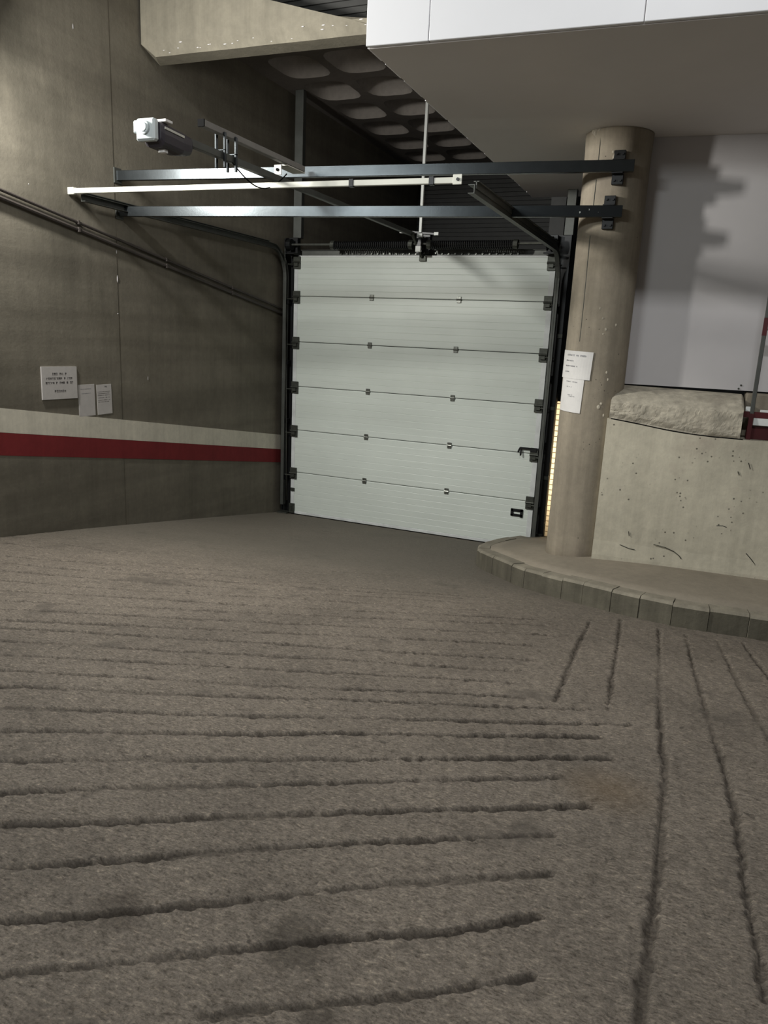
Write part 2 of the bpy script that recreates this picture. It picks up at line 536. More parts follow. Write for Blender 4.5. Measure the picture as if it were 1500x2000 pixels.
def build_floor():
    xs = np.concatenate([np.arange(-5.4, -1.4, 0.02), np.arange(-1.4, 1.0, 0.010), np.arange(1.0, 4.51, 0.15)])
    ys = np.concatenate([np.arange(-4.0, 0.6, 0.2), np.arange(0.6, 3.4, 0.007), np.arange(3.4, 5.9, 0.014), np.arange(5.9, 9.36, 0.05)])
    X, Y = np.meshgrid(xs, ys)
    nx, ny = len(xs), len(ys)
    x, y = X.ravel(), Y.ravel()
    z = np.array(zr(y))
    wob = vnoise(x, y, 0.3, 1) * 0.012 + vnoise(x, y, 0.022, 2) * 0.016
    dep = np.zeros_like(x)
    for lines, hw0, d0 in ((GROOVES, 0.0145, 0.019), (RAYS, 0.015, 0.014)):
        for li, ln in enumerate(lines):
            # lay the groove through its points with a small waver
            p = np.array(ln)
            for s in range(len(p) - 1):
                a, b = p[s], p[s + 1]
                lo, hi = np.minimum(a, b) - 0.08, np.maximum(a, b) + 0.08
                idx = np.where((x > lo[0]) & (x < hi[0]) & (y > lo[1]) & (y < hi[1]))[0]
                if len(idx) == 0:
                    continue
                px, py = x[idx] - a[0], y[idx] - a[1]
                d = b - a
                L2 = d @ d
                t = np.clip((px * d[0] + py * d[1]) / L2, 0, 1)
                dist = np.hypot(px - t * d[0], py - t * d[1])
                far = np.clip((a[1] - 3.6) / 1.6, 0, 1)
                hw = hw0 * (1 - 0.15 * far)
                dist = np.abs(dist + wob[idx])
                worn = np.clip(0.85 + 1.1 * vnoise(x[idx] + li * 3.7, y[idx], 0.40, 3), 0.45, 1.0)
                prof = np.clip((hw - dist) / (hw * 0.3), 0, 1)
                dep[idx] = np.maximum(dep[idx], prof * worn * d0 * (1 - 0.1 * far) / 0.02)
    z = z - dep * 0.02
    apron = np.clip((y - 4.6 - 0.22 * (x + 2.5)) / 1.6, 0, 1)
    z += (vnoise(x, y, 0.03, 5) * 0.008 + vnoise(x, y, 0.10, 6) * 0.003) * (1 - apron) * (y > 0.6)
    co = np.stack([x, y, z], 1).astype(np.float32)
    i = np.arange(nx * ny).reshape(ny, nx)
    q = np.stack([i[:-1, :-1], i[:-1, 1:], i[1:, 1:], i[1:, :-1]], -1).reshape(-1, 4)
    me = bpy.data.meshes.new('floor')
    me.vertices.add(len(co))
    me.vertices.foreach_set('co', co.ravel())
    me.loops.add(q.size)
    me.loops.foreach_set('vertex_index', q.ravel().astype(np.int32))
    me.polygons.add(len(q))
    me.polygons.foreach_set('loop_start', np.arange(0, q.size, 4, dtype=np.int32))
    me.update()
    me.validate()
    a1 = me.attributes.new('groove', 'FLOAT', 'POINT')
    a1.data.foreach_set('value', np.clip(dep * 0.78, 0, 0.72).astype(np.float32))
    a2 = me.attributes.new('apron', 'FLOAT', 'POINT')
    a2.data.foreach_set('value', apron.astype(np.float32))
    me.polygons.foreach_set('use_smooth', np.ones(len(q), dtype=bool))
    me.materials.append(M['floor'])
    o = bpy.data.objects.new('floor', me)
    C.objects.link(o)
    o['kind'] = 'structure'
    o['label'] = 'grey grooved concrete ramp floor sloping down to the white garage door'
    return o


build_floor()

# ------------------------------------------------------------------ left wall with painted stripes
b = BM()
add_box(b, (-5.7, -4.0, -0.4), (-5.4, 5.898, 6.9))
add_box(b, (-5.7, 5.902, -0.4), (-5.403, 14.5, 6.9))
add_box(b, (-5.7, 5.89, -0.4), (-5.408, 5.91, 6.9))
wall_left = struct('wall_left', b, M['wall'], 'dark board-marked concrete wall on the left with white and red stripes')


def stripe(name, zt, zb, mat, label):
    b = BM()
    y0, y1 = 0.6, 9.03
    f = lambda p, y: p[0] + p[1] * (y - 4.45)
    q = [(-5.4, y0, f(zb, y0)), (-5.4, y1, f(zb, y1)), (-5.4, y1, f(zt, y1)), (-5.4, y0, f(zt, y0))]
    A = [b.verts.new(Vector(p) - Vector((0.006, 0, 0))) for p in q]
    B = [b.verts.new(Vector(p) + Vector((0.003, 0, 0))) for p in q]
    for k in range(4):
        b.faces.new((A[k], A[(k + 1) % 4], B[(k + 1) % 4], B[k]))
    b.faces.new(A[::-1])
    b.faces.new(B)
    o = obj(name, b, mat, wall_left)
    o['label'] = label


stripe('painted_stripe', (1.786, -0.1468), (1.580, -0.1466), M['white_stripe'], 'cream white painted stripe')
stripe('painted_stripe', (1.578, -0.1466), (1.383, -0.1445), M['red_stripe'], 'dark red painted stripe')

b = BM()
for y, z, r, k in ((4.45, 3.93, .009, 1), (4.13, 3.80, .009, 1), (4.62, 3.73, .007, 1), (5.47, 5.0, .006, 4), (5.50, 5.32, .008, 3), (5.90, 2.95, .009, 4), (5.89, 2.62, .008, 1), (5.9, 3.2, .006, 3),
                   (5.43, 3.35, .006, 1), (6.3, 1.98, .004, 6), (4.9, 3.62, .005, 1)):
    bmesh.ops.create_icosphere(b, subdivisions=1, radius=r, matrix=Matrix.Translation((-5.4, y, z)) @ Matrix.Diagonal((0.4, 1, k, 1)))
o = obj('plaster_fleck', b, M['white_panel'], wall_left)
o['kind'] = 'stuff'

# ------------------------------------------------------------------ other walls and ceilings of the setting
b = BM()
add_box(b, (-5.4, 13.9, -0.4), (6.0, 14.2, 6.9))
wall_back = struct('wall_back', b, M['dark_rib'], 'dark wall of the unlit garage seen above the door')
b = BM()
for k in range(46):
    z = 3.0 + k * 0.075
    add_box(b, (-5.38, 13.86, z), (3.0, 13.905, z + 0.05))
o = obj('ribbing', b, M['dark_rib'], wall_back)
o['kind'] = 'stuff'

# waffle slab: solid margin along the wall and coffers with sloping sides
WZ = 5.55


def waffle():
    b = BM()
    x0, x1, y0, y1 = -5.4, -2.25, 6.64, 13.9
    px, py = 0.72, 0.86
    sx, sy = -5.19, 7.95
    nxc, nyc = 4, 6
    xe, ye = sx + nxc * px, sy + nyc * py
    n = 16
    def quad(*p):
        b.faces.new([b.verts.new(q) for q in p])
    quad((x0, y0, WZ), (sx, y0, WZ), (sx, y1, WZ), (x0, y1, WZ))
    quad((sx, y0, WZ), (x1, y0, WZ), (x1, sy, WZ), (sx, sy, WZ))
    quad((sx, ye, WZ), (x1, ye, WZ), (x1, y1, WZ), (sx, y1, WZ))
    if xe < x1:
        quad((xe, sy, WZ), (x1, sy, WZ), (x1, ye, WZ), (xe, ye, WZ))
    quad((x0, y0, WZ + 0.35), (x0, y1, WZ + 0.35), (x1, y1, WZ + 0.35), (x1, y0, WZ + 0.35))
    rx, ry = px * 0.42, py * 0.41
    def sup(k):
        out = []
        for t in range(n):
            a = 2 * math.pi * (t + .5) / n
            ca, sa = math.cos(a), math.sin(a)
            out.append((rx * k * math.copysign(abs(ca) ** 0.55, ca), ry * k * math.copysign(abs(sa) ** 0.55, sa)))
        return out
    for i in range(nxc):
        for j in range(nyc):
            cx, cy = sx + (i + .5) * px, sy + (j + .5) * py
            R0 = []
            for t in range(n):
                a = 2 * math.pi * (t + .5) / n
                m_ = max(abs(math.cos(a)), abs(math.sin(a)))
                R0.append(b.verts.new((cx + px / 2 * math.cos(a) / m_, cy + py / 2 * math.sin(a) / m_, WZ)))
            R1 = [b.verts.new((cx + u, cy + v, WZ)) for u, v in sup(1)]
            for t in range(n):
                b.faces.new((R0[t], R0[(t + 1) % n], R1[(t + 1) % n], R1[t]))
            for qx in (-1, 1):
                for qy in (-1, 1):
                    c = b.verts.new((cx + qx * px / 2, cy + qy * py / 2, WZ))
                    near = sorted(R0, key=lambda v: (v.co - c.co).length)[:2]
                    b.faces.new((c, near[0], near[1]))
    slab = struct('ceiling', b, M['ceil'], 'dark waffle slab ceiling with rounded coffers above the door')
    cb_ = BM()
    rings = [[cb_.verts.new((u, v, z)) for u, v in sup(k)] for k, z in ((1, 0), (0.88, 0.14), (0.62, 0.20))]
    for P, Q in zip(rings, rings[1:]):
        for t in range(n):
            cb_.faces.new((P[t], P[(t + 1) % n], Q[(t + 1) % n], Q[t]))
    cb_.faces.new(rings[-1])
    proto = None
    for i in range(nxc):
        for j in range(nyc):
            if proto is None:
                proto = obj('coffer', cb_, M['coffer'], None, True)
                proto.parent = slab
                c = proto
            else:
                c = copy_part(proto, (0, 0, 0), slab)
            c.location = (sx + (i + .5) * px, sy + (j + .5) * py, WZ)
    return slab


waffle()
b = BM()
add_box(b, (-2.2, 10.62, -0.4), (-2.0, 13.9, 6.9))
struct('wall_light_block', b, M['dark_rib'], 'added unseen wall keeping world light out of the garage')  # added out of view to block world light from the right
b = BM()
add_box(b, (-5.7, -4.0, 6.6), (5.0, 6.63, 6.9))
struct('ceiling', b, M['ceil'], 'high concrete ceiling over the ramp entrance')

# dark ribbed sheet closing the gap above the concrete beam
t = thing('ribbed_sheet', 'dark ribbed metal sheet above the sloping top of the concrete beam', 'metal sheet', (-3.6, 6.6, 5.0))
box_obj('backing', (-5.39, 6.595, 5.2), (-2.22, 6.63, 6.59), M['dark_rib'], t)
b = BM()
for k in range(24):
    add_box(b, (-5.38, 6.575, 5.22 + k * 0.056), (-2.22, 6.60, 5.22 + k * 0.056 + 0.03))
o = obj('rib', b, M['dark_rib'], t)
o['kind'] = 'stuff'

# white partition behind the low wall
b = BM()
y0, y1 = 7.08, 7.20
P = [(-0.72, 7.08), (3.2, 7.42), (3.2, 7.60), (-0.72, 7.30)]
A = [b.verts.new((p[0], p[1], 2.20)) for p in P]
B = [b.verts.new((p[0], p[1], 4.249)) for p in P]
for k in range(4):
    b.faces.new((A[k], A[(k + 1) % 4], B[(k + 1) % 4], B[k]))
b.faces.new(A[::-1])
b.faces.new(B)
wall_right = struct('wall_right', b, M['white_panel'], 'white painted partition between the column and the right edge')
b = BM()
for (x, z) in ((0.30, 2.245), (0.285, 2.215)):
    yy = 7.08 + 0.0867 * (x + 0.72)
    add_tube(b, [(x, yy - 0.008, z), (x, yy + 0.01, z)], 0.008, 8)
obj_split('screw', b, M['hinge_dark'], wall_right)

# ------------------------------------------------------------------ kerb, sidewalk
KB = [(3.2, 6.05), (2.7, 5.98), (2.2, 5.92), (1.75, 5.85), (1.32, 5.79), (0.92, 5.74), (0.529, 5.69), (0.26, 5.655), (0.005, 5.645),
      (-0.234, 5.70), (-0.447, 5.775), (-0.679, 5.88), (-0.859, 5.955), (-1.05, 6.055), (-1.221, 6.155), (-1.371, 6.323),
      (-1.62, 6.623), (-1.80, 6.86), (-1.895, 7.05), (-1.96, 7.32), (-1.985, 7.65), (-1.97, 8.05), (-1.93, 8.45), (-1.87, 8.86)]
KH = 0.18
kerb = thing('kerb', 'curved grey concrete kerb of short stones around the sidewalk', 'kerb', (-0.4, 5.75, 0.48))


def inward(i):
    a, c = Vector(KB[max(i - 1, 0)]), Vector(KB[min(i + 1, len(KB) - 1)])
    d = (c - a).normalized()
    return Vector((d.y, -d.x))          # pointing into the sidewalk


INW = [inward(i) for i in range(len(KB))]
KD = 0.13
for i in range(len(KB) - 1):
    b = BM()
    a, c = Vector(KB[i]), Vector(KB[i + 1])
    d = (c - a)
    g = 0.0025 / d.length
    jz = random.uniform(-0.006, 0.006)
    jo = random.uniform(-0.006, 0.006)
    rings = []
    for s in (g, 1 - g):
        p = a.lerp(c, s)
        n = INW[i].lerp(INW[i + 1], s).normalized()
        z0 = float(zr(p.y))
        h = KH + jz
        prof = [(jo, -0.12), (jo + 0.004, h - 0.022), (jo + 0.018, h - 0.003), (jo + 0.03, h), (KD, h), (KD, -0.12)]
        rings.append([b.verts.new((p.x + n.x * o_, p.y + n.y * o_, z0 + z_)) for o_, z_ in prof])
    m_ = len(rings[0])
    for k in range(m_):
        b.faces.new((rings[0][k], rings[0][(k + 1) % m_], rings[1][(k + 1) % m_], rings[1][k]))
    b.faces.new(rings[0][::-1])
    b.faces.new(rings[1])
    b.faces.ensure_lookup_table()
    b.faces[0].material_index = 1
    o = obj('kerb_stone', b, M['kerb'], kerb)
    o.data.materials.append(M['kerb_shade'])

# sidewalk: ruled surface from the back of the kerb to the foot of wall and column
b = BM()
inner = [(3.2, 7.25, .66), (2.7, 7.2, .66), (2.2, 7.15, .655), (1.75, 7.1, .65), (1.32, 7.05, .645), (0.92, 7.0, .64), (0.6, 7.0, .64), (0.3, 7.0, .64),
         (0.1, 7.0, .64), (-0.1, 7.0, .64), (-0.3, 7.0, .64), (-0.5, 7.05, .635), (-0.65, 7.1, .63), (-0.8, 7.2, .62), (-0.9, 7.3, .60), (-1.0, 7.4, .575),
         (-1.1, 7.5, .54), (-1.1, 7.6, .51), (-1.1, 7.75, .47), (-1.1, 7.95, .42), (-1.1, 8.2, .36), (-1.1, 8.5, .30), (-1.1, 8.8, .25), (-1.1, 9.2, .20)]
cols = []
for i, (kx, ky) in enumerate(KB):
    n = INW[i]
    o_ = Vector((kx + n.x * (KD - 0.004), ky + n.y * (KD - 0.004), float(zr(ky)) + KH - 0.004))
    q = Vector(inner[i])
    cols.append([b.verts.new(o_.lerp(q, s / 6) + Vector((0, 0, 0.012 * math.sin(math.pi * s / 6)))) for s in range(7)])
for P, Q in zip(cols, cols[1:]):
    for s in range(6):
        b.faces.new((P[s], P[s + 1], Q[s + 1], Q[s]))
ge = bmesh.ops.extrude_face_region(b, geom=list(b.faces))
for v in ge['geom']:
    if isinstance(v, bmesh.types.BMVert):
        v.co.z -= 0.10
o = obj('sidewalk', b, M['sidewalk'], None, True)
o['kind'] = 'structure'
o['label'] = 'dusty concrete sidewalk raised behind the curved kerb'

# ------------------------------------------------------------------ round column
CC = Vector((-0.916, 6.96))
CR = 0.27
TOC = Vector((0.1305, -0.9914))        # towards the street
LAT = Vector((0.9914, 0.1305))


def cyl(theta, r, z):
    p = CC + (TOC * math.cos(theta) + LAT * math.sin(theta)) * r
    return Vector((p.x, p.y, z))


column = thing('concrete_column', 'round bare concrete column standing between garage door and low wall', 'column', (CC.x, CC.y, 0.55))
b = BM()
n = 48
zs = [0.40, 0.70, 1.2, 1.8, 2.4, 3.0, 3.6, 4.1, 4.235, 4.249]
rows = []
for z in zs:
    rr = CR + (0.004 if z < 0.7 else 0) + (0.006 if z > 4.2 else 0)
    rows.append([b.verts.new(cyl(2 * math.pi * k / n, rr * (1 + 0.006 * math.sin(7 * k + z * 3)), z)) for k in range(n)])
for P, Q in zip(rows, rows[1:]):
    for k in range(n):
        b.faces.new((P[k], P[(k + 1) % n], Q[(k + 1) % n], Q[k]))
b.faces.new(rows[0][::-1])
b.faces.new(rows[-1])
obj('shaft', b, M['column'], column, True)
b = BM()
th = math.radians(-34)
for z0, z1 in ((2.55, 3.42), (3.66, 3.86), (4.0, 4.2)):
    pts = [cyl(th + 0.01 * math.sin(z * 5), CR - 0.001, z) for z in np.linspace(z0, z1, 7)]
    add_tube(b, pts, 0.004, 5)
obj_split('mould_seam', b, M['hinge_dark'], column)
# pale chips knocked out of the edge and the shaft
b = BM()
for th, z, r in ((-50, 4.24, .02), (-44, 4.23, .025), (-36, 4.245, .018), (-8, 4.06, .012), (-6, 4.02, .014), (18, 2.03, .014), (14, 2.0, .018), (25, 1.93, .010),
                 (5, 2.75, .010), (12, 2.66, .012), (8, 2.62, .008), (30, 2.7, .009), (-2, 2.83, .008), (22, 2.3, .010), (26, 2.24, .008)):
    p = cyl(math.radians(th), CR + 0.001, z)
    bmesh.ops.create_icosphere(b, subdivisions=1, radius=r, matrix=Matrix.Translation(p) @ Matrix.Diagonal((1, 0.4, random.uniform(0.8, 1.7), 1)))
o = obj('plaster_chip', b, M['cap'], column)
o['kind'] = 'stuff'


# ------------------------------------------------------------------ low wall with mortar cap
def wy(x):
    return 6.70 + 0.075 * (x + 0.73)


low = thing('low_wall', 'cream plastered low wall with pitted face beside the column', 'wall', (0.6, 6.85, 0.64))
b = BM()
xs = [-0.73 + 0.11 * k for k in range(36)]


def ztop(x):
    return 1.815 + 0.10 * max(0.0, min(1.0, (0.15 - x) / 0.9)) ** 1.3


grid = []
nz = 10
for x in xs:
    zt = ztop(x)
    colv = []
    for k in range(nz + 1):
        z = 0.55 + (zt - 0.55) * k / nz
        colv.append(b.verts.new((x, wy(x) + 0.006 * math.sin(x * 5 + z * 3) * (k < nz) - 0.012 * (k < 2), z)))
    colv.append(b.verts.new((x, wy(x) + 0.36, zt)))
    colv.append(b.verts.new((x, wy(x) + 0.36, 0.55)))
    grid.append(colv)
m_ = len(grid[0])
for P, Q in zip(grid, grid[1:]):
    for k in range(m_):
        b.faces.new((P[k], P[(k + 1) % m_], Q[(k + 1) % m_], Q[k]))
b.faces.new(grid[0][::-1])
b.faces.new(grid[-1])
obj('body', b, M['lowwall'], low)
# rough mortar cap, lumpy, sloping up to the partition, ends before the barrier
b = BM()
rows = []
xe = 0.335
nxs = 100
for i in range(nxs + 1):
    x = -0.715 + (xe + 0.715) * i / nxs
    zt = ztop(x)
    e = min(1.0, (x + 0.715) / 0.05 + 0.55)
    e2 = min(1.0, (xe - x) / 0.06 + 0.75)
    y = wy(x)
    fz = 2.075 - 0.02 * (i / nxs)
    key = [(0.004, zt + 0.006), (-0.012, zt + 0.06), (-0.006, zt + 0.5 * (fz - zt)), (0.0, fz - 0.03), (0.03, fz), (0.09, fz + 0.035 * e * e2),
           (0.19, fz + 0.075 * e * e2), (0.30, fz + 0.10 * e * e2), (0.395, fz + 0.115 * e2)]
    prof = []
    for (ya, za), (yb, zb_) in zip(key, key[1:]):
        for q in range(4):
            prof.append((ya + (yb - ya) * q / 4, za + (zb_ - za) * q / 4))
    prof.append(key[-1])
    arc = np.arange(len(prof)) * 0.022
    xx = np.full(len(prof), x)
    lump = vnoise(xx, arc, 0.13, 21) * 0.032 + vnoise(xx, arc, 0.05, 22) * 0.012 + vnoise(xx, arc, 0.016, 23) * 0.007
    fade = np.clip((17 - np.arange(len(prof))) / 5, 0.10, 1)
    fade[0] = 0.2
    col_ = [b.verts.new((x, y + p[0] - lump[k] * fade[k] * 0.8, p[1] + lump[k] * fade[k] * 0.35)) for k, p in enumerate(prof)]
    col_.append(b.verts.new((x, y + 0.395, zt + 0.006)))
    rows.append(col_)
m_ = len(rows[0])
for P, Q in zip(rows, rows[1:]):
    for k in range(m_):
        b.faces.new((P[k], P[(k + 1) % m_], Q[(k + 1) % m_], Q[k]))
b.faces.new(rows[0][::-1])
b.faces.new(rows[-1])
o = obj('mortar_cap', b, M['cap'], low)
o['label'] = 'rough grey mortar cap'
# dark open joint under the cap
b = BM()
pts = [(x, wy(x) + 0.003, ztop(x) + 0.002 + 0.003 * math.sin(9 * x)) for x in np.linspace(-0.70, 0.36, 24)]
add_tube(b, pts, 0.006, 5)
obj('joint_crack', b, M['black'], low)
# ledge behind the barrier, right of the cap
b = BM()
add_box(b, (0.345, 7.02, 1.82), (3.2, 7.40, 2.185), None, 0.012)
obj('ledge', b, M['sidewalk'], low)
# cracks in the plaster near the foot
b = BM()
for pts in ([(-0.50, .80), (-0.42, .775), (-0.37, .77)], [(-0.22, .84), (-0.12, .825), (-0.05, .80), (0.0, .765), (0.02, .74)], [(0.52, .86), (0.56, .82), (0.60, .775), (0.62, .73)],
            [(0.26, 1.07), (0.31, 1.075), (0.34, 1.065)], [(0.36, 1.55), (0.375, 1.52)], [(-0.44, .93), (-0.43, .89)], [(0.43, 1.63), (0.45, 1.58)]):
    add_tube(b, [(x, wy(x) - 0.006, z) for x, z in pts], 0.0032, 5)
obj_split('plaster_crack', b, M['hinge_dark'], low)

# ------------------------------------------------------------------ white soffit box
sof = thing('soffit_box', 'big white boxed soffit overhanging the entrance at upper right', 'soffit', (-0.5, 6.5, 4.25))
F0, F1 = (-2.20, 4.63), (4.2, 5.02)


def fy(x):
    return F0[1] + (F1[1] - F0[1]) * (x - F0[0]) / (F1[0] - F0[0])


b = BM()
P = [(-2.19, fy(-2.19) + 0.03), (4.2, fy(4.2) + 0.03), (4.2, 9.5), (-2.19, 9.5)]
A = [b.verts.new((p[0], p[1], 4.25)) for p in P]
B = [b.verts.new((p[0], p[1], 6.58)) for p in P]
for k in range(4):
    b.faces.new((A[k], A[(k + 1) % 4], B[(k + 1) % 4], B[k]))
b.faces.new(A[::-1])
b.faces.new(B)
o = obj('underside', b, M['soffit'], sof)
o['label'] = 'off-white soffit body with flat underside'
edges = [-2.20, -1.795, -0.560, 0.70, 1.95, 3.2, 4.2]
for a, c in zip(edges, edges[1:]):
    b = BM()
    add_bar(b, (a + 0.002, fy(a) + 0.012, 5.42), (c - 0.002, fy(c) + 0.012, 5.42), 0.03, 2.33, (0, 0, 1), 0.003)
    obj('fascia_panel', b, M['fascia'], sof)
# broken white edge strip under the left rim
b = BM()
yy = 4.66
while yy < 9.45:
    L = random.uniform(0.08, 0.5)
    add_box(b, (-2.198 - random.uniform(0, 0.004), yy, 4.2505 + random.uniform(0, .004)), (-2.183, min(yy + L, 9.5), 4.270))
    yy += L + random.uniform(0.0, 0.12)
o = obj('edge_strip', b, M['fascia'], sof)
o['kind'] = 'stuff'

# ------------------------------------------------------------------ concrete beam, top left
cb = thing('concrete_beam', 'stained concrete beam with sloping top at upper left of the white soffit', 'beam', (-3.8, 6.4, 5.0))
b = BM()
rows = []
for i in range(13):
    x = -5.375 + i * (3.165 / 12)
    zb = 5.04 - 0.03 * (x + 5.375) / 2.4
    zt = min(6.55, 5.36 - 0.297 * (x + 3.97))
    zt = max(zt, zb + 0.06)
    wv = 0.004 * math.sin(i * 2.1)
    rows.append([b.verts.new((x, 6.30 + wv, zb + 0.10)), b.verts.new((x, 6.30 + wv, zt)), b.verts.new((x, 6.57, zt)),
                 b.verts.new((x, 6.57, zb)), b.verts.new((x + (0.12 if i == 0 else 0), 6.36 + wv, zb))])
m_ = 5
for P, Q in zip(rows, rows[1:]):
    for k in range(m_):
        b.faces.new((P[k], P[(k + 1) % m_], Q[(k + 1) % m_], Q[k]))
b.faces.new(rows[0][::-1])
b.faces.new(rows[-1])
obj('body', b, M['beam_conc'], cb)
b = BM()
for k in range(26):
    x = -5.2 + random.random() * 2.3
    zb = 5.04 - 0.03 * (x + 5.375) / 2.4
    s = random.random()
    p = Vector((x, 6.30 + 0.05 * (1 - s), zb + 0.02 + 0.075 * s))
    bmesh.ops.create_icosphere(b, subdivisions=1, radius=random.uniform(.005, .011), matrix=Matrix.Translation(p) @ Matrix.Diagonal((1.9, 0.6, 0.6, 1)))
o = obj('plaster_splash', b, M['white_panel'], cb)
o['kind'] = 'stuff'

# ------------------------------------------------------------------ sectional garage door
DX0, DX1, DY = -5.205, -1.745, 9.0
gd = thing('garage_door', 'closed white sectional garage door of six horizontal panels', 'garage door', ((DX0 + DX1) / 2, DY, 0.0))
PZ = [0.045, 0.612, 1.21, 1.812, 2.41, 3.008, 3.519]
pans = []
for a, c in zip(PZ, PZ[1:]):
    b = BM()
    # front skin with shallow pressed ribs
    prof = [(0.0, a + 0.004), (-0.004, a + 0.012)]
    nr = 7
    for r in range(1, nr):
        z = a + (c - a) * r / nr
        prof += [(-0.004, z - 0.004), (-0.0022, z), (-0.004, z + 0.004)]
    prof += [(-0.004, c - 0.012), (0.0, c - 0.004), (0.04, c - 0.004), (0.04, a + 0.004)]
    add_prism(b, [(0, y, z) for y, z in prof], (DX0, DY, 0), (DX1, DY, 0))
    pans.append(obj('panel', b, M['door'], gd))
    o = pans[-1]
    # pale end caps of the panel
    for x0, x1 in ((DX0, DX0 + 0.055), (DX1 - 0.06, DX1)):
        b = BM()
        add_box(b, (x0, DY - 0.009, a + 0.012), (x1, DY - 0.003, c - 0.012))
        obj('end_cap', b, M['white_paint'], o)
# bottom rail and rubber seal
box_obj('bottom_rail', (DX0, DY - 0.012, 0.012), (DX1, DY + 0.04, 0.05), M['white_paint'], gd, 0.003)
box_obj('rubber_seal', (DX0 + .01, DY - 0.006, -0.03), (DX1 - .01, DY + 0.03, 0.012), M['black'], gd)
box_obj('top_strip', (DX0, DY - 0.010, 3.505), (DX1, DY + 0.04, 3.523), M['white_paint'], gd)


def hinge_mesh(dark):
    b = BM()
    add_box(b, (-0.028, -0.016, 0.006), (0.028, -0.009, 0.038), None, 0.002)
    add_box(b, (-0.028, -0.016, -0.038), (0.028, -0.009, -0.006), None, 0.002)
    add_tube(b, [(-0.03, -0.018, 0), (0.03, -0.018, 0)], 0.011, 8)
    for x in (-.016, .016):
        for z in (-.024, .024):
            add_tube(b, [(x, -0.022, z), (x, -0.012, z)], 0.007, 6)
    return b


proto = None
for zs_ in PZ[1:-1]:
    for x in (-4.06, -2.885):
        if proto is None:
            proto = obj('hinge', hinge_mesh(False), M['hinge'])
            proto.parent = gd
            h = proto
        else:
            h = copy_part(proto, (0, 0, 0), gd)
        h.location = Vector((x, DY, zs_)) - gd.location


# roller brackets along both edges
def roller_mesh(s):
    b = BM()
    add_box(b, (-0.05, -0.035, 0.01), (0.05, -0.009, 0.075), None, 0.003)
    add_box(b, (-0.05, -0.030, -0.085), (0.05, -0.009, -0.008), None, 0.003)
    add_tube(b, [(-0.052, -0.034, 0.0), (0.052, -0.034, 0.0)], 0.014, 8)
    add_tube(b, [(0.0, -0.05, -0.03), (s * 0.12, -0.05, -0.03)], 0.009, 8)
    add_box(b, (-0.03, -0.06, -0.055), (0.03, -0.028, -0.012), None, 0.003)
    return b


for s, x in ((-1, DX0 + 0.045), (1, DX1 - 0.045)):
    pr = None
    for zs_ in PZ[1:-1] + [3.45]:
        if pr is None:
            pr = obj('roller_bracket', roller_mesh(s), M['hinge_dark'])
            pr.parent = gd
            h = pr
        else:
            h = copy_part(pr, (0, 0, 0), gd)
        h.location = Vector((x, DY, zs_ - 0.01)) - gd.location
b = BM()
for x in (DX0 + 0.03, DX1 - 0.03):
    add_box(b, (x - 0.04, DY - 0.04, 0.02), (x + 0.04, DY - 0.008, 0.16), None, 0.004)
    add_box(b, (x - 0.015, DY - 0.05, 0.06), (x + 0.015, DY - 0.03, 0.13), None, 0.003)
obj_split('corner_bracket', b, M['hinge_dark'], gd)
box_obj('stop_block', (DX0 + 0.005, DY - 0.03, 0.34), (DX0 + 0.065, DY - 0.008, 0.385), M['hinge_dark'], gd, 0.003)
# recessed grip, lower right
b = BM()
add_box(b, (-2.02, DY - 0.022, 0.405), (-1.865, DY - 0.004, 0.435), None, 0.004)
add_box(b, (-2.02, DY - 0.022, 0.465), (-1.865, DY - 0.004, 0.500), None, 0.004)
add_box(b, (-2.02, DY - 0.022, 0.405), (-1.985, DY - 0.004, 0.500), None, 0.004)
add_box(b, (-1.90, DY - 0.022, 0.395), (-1.865, DY - 0.004, 0.500), None, 0.004)
hd = obj('grip_handle', b, M['black_steel'], gd)
hd['label'] = 'black recessed grip handle'
# slide bolt with bent lever near the right edge
b = BM()
add_bar(b, (-1.97, DY - 0.03, 1.272), (-1.70, DY - 0.03, 1.272), 0.022, 0.024, (0, 0, 1), 0.003)
add_tube(b, [(-1.965, DY - 0.03, 1.272), (-1.975, DY - 0.04, 1.25), (-1.985, DY - 0.045, 1.215)], 0.012, 8)
add_tube(b, [(-1.955, DY - 0.03, 1.265), (-1.952, DY - 0.05, 1.20), (-1.950, DY - 0.05, 1.18)], 0.010, 8)
add_box(b, (-1.84, DY - 0.045, 1.235), (-1.76, DY - 0.008, 1.285), None, 0.003)
o = obj('slide_bolt', b, M['black_steel'], gd)
o['label'] = 'black slide bolt with bent lever'
# operator arm fastening at top centre
b = BM()
add_box(b, (-3.43, DY - 0.03, 3.455), (-3.34, DY - 0.008, 3.52), None, 0.003)
obj('pull_bracket', b, M['hinge_dark'], gd)


# ------------------------------------------------------------------ door frame posts and tracks
def post(name_x0, x1, label, mat):
    t = thing('frame_post', label, 'post', ((name_x0 + x1) / 2, 9.1, 0.0))
    x0 = name_x0
    b = BM()
    add_box(b, (x0, 9.046, -0.05), (x1, 9.07, 3.75))
    add_box(b, (x0 if x0 < -3 else x1 - 0.02, 9.03, -0.05), (x0 + 0.02 if x0 < -3 else x1, 9.15, 3.75))
    obj('flange', b, mat, t)
    return t


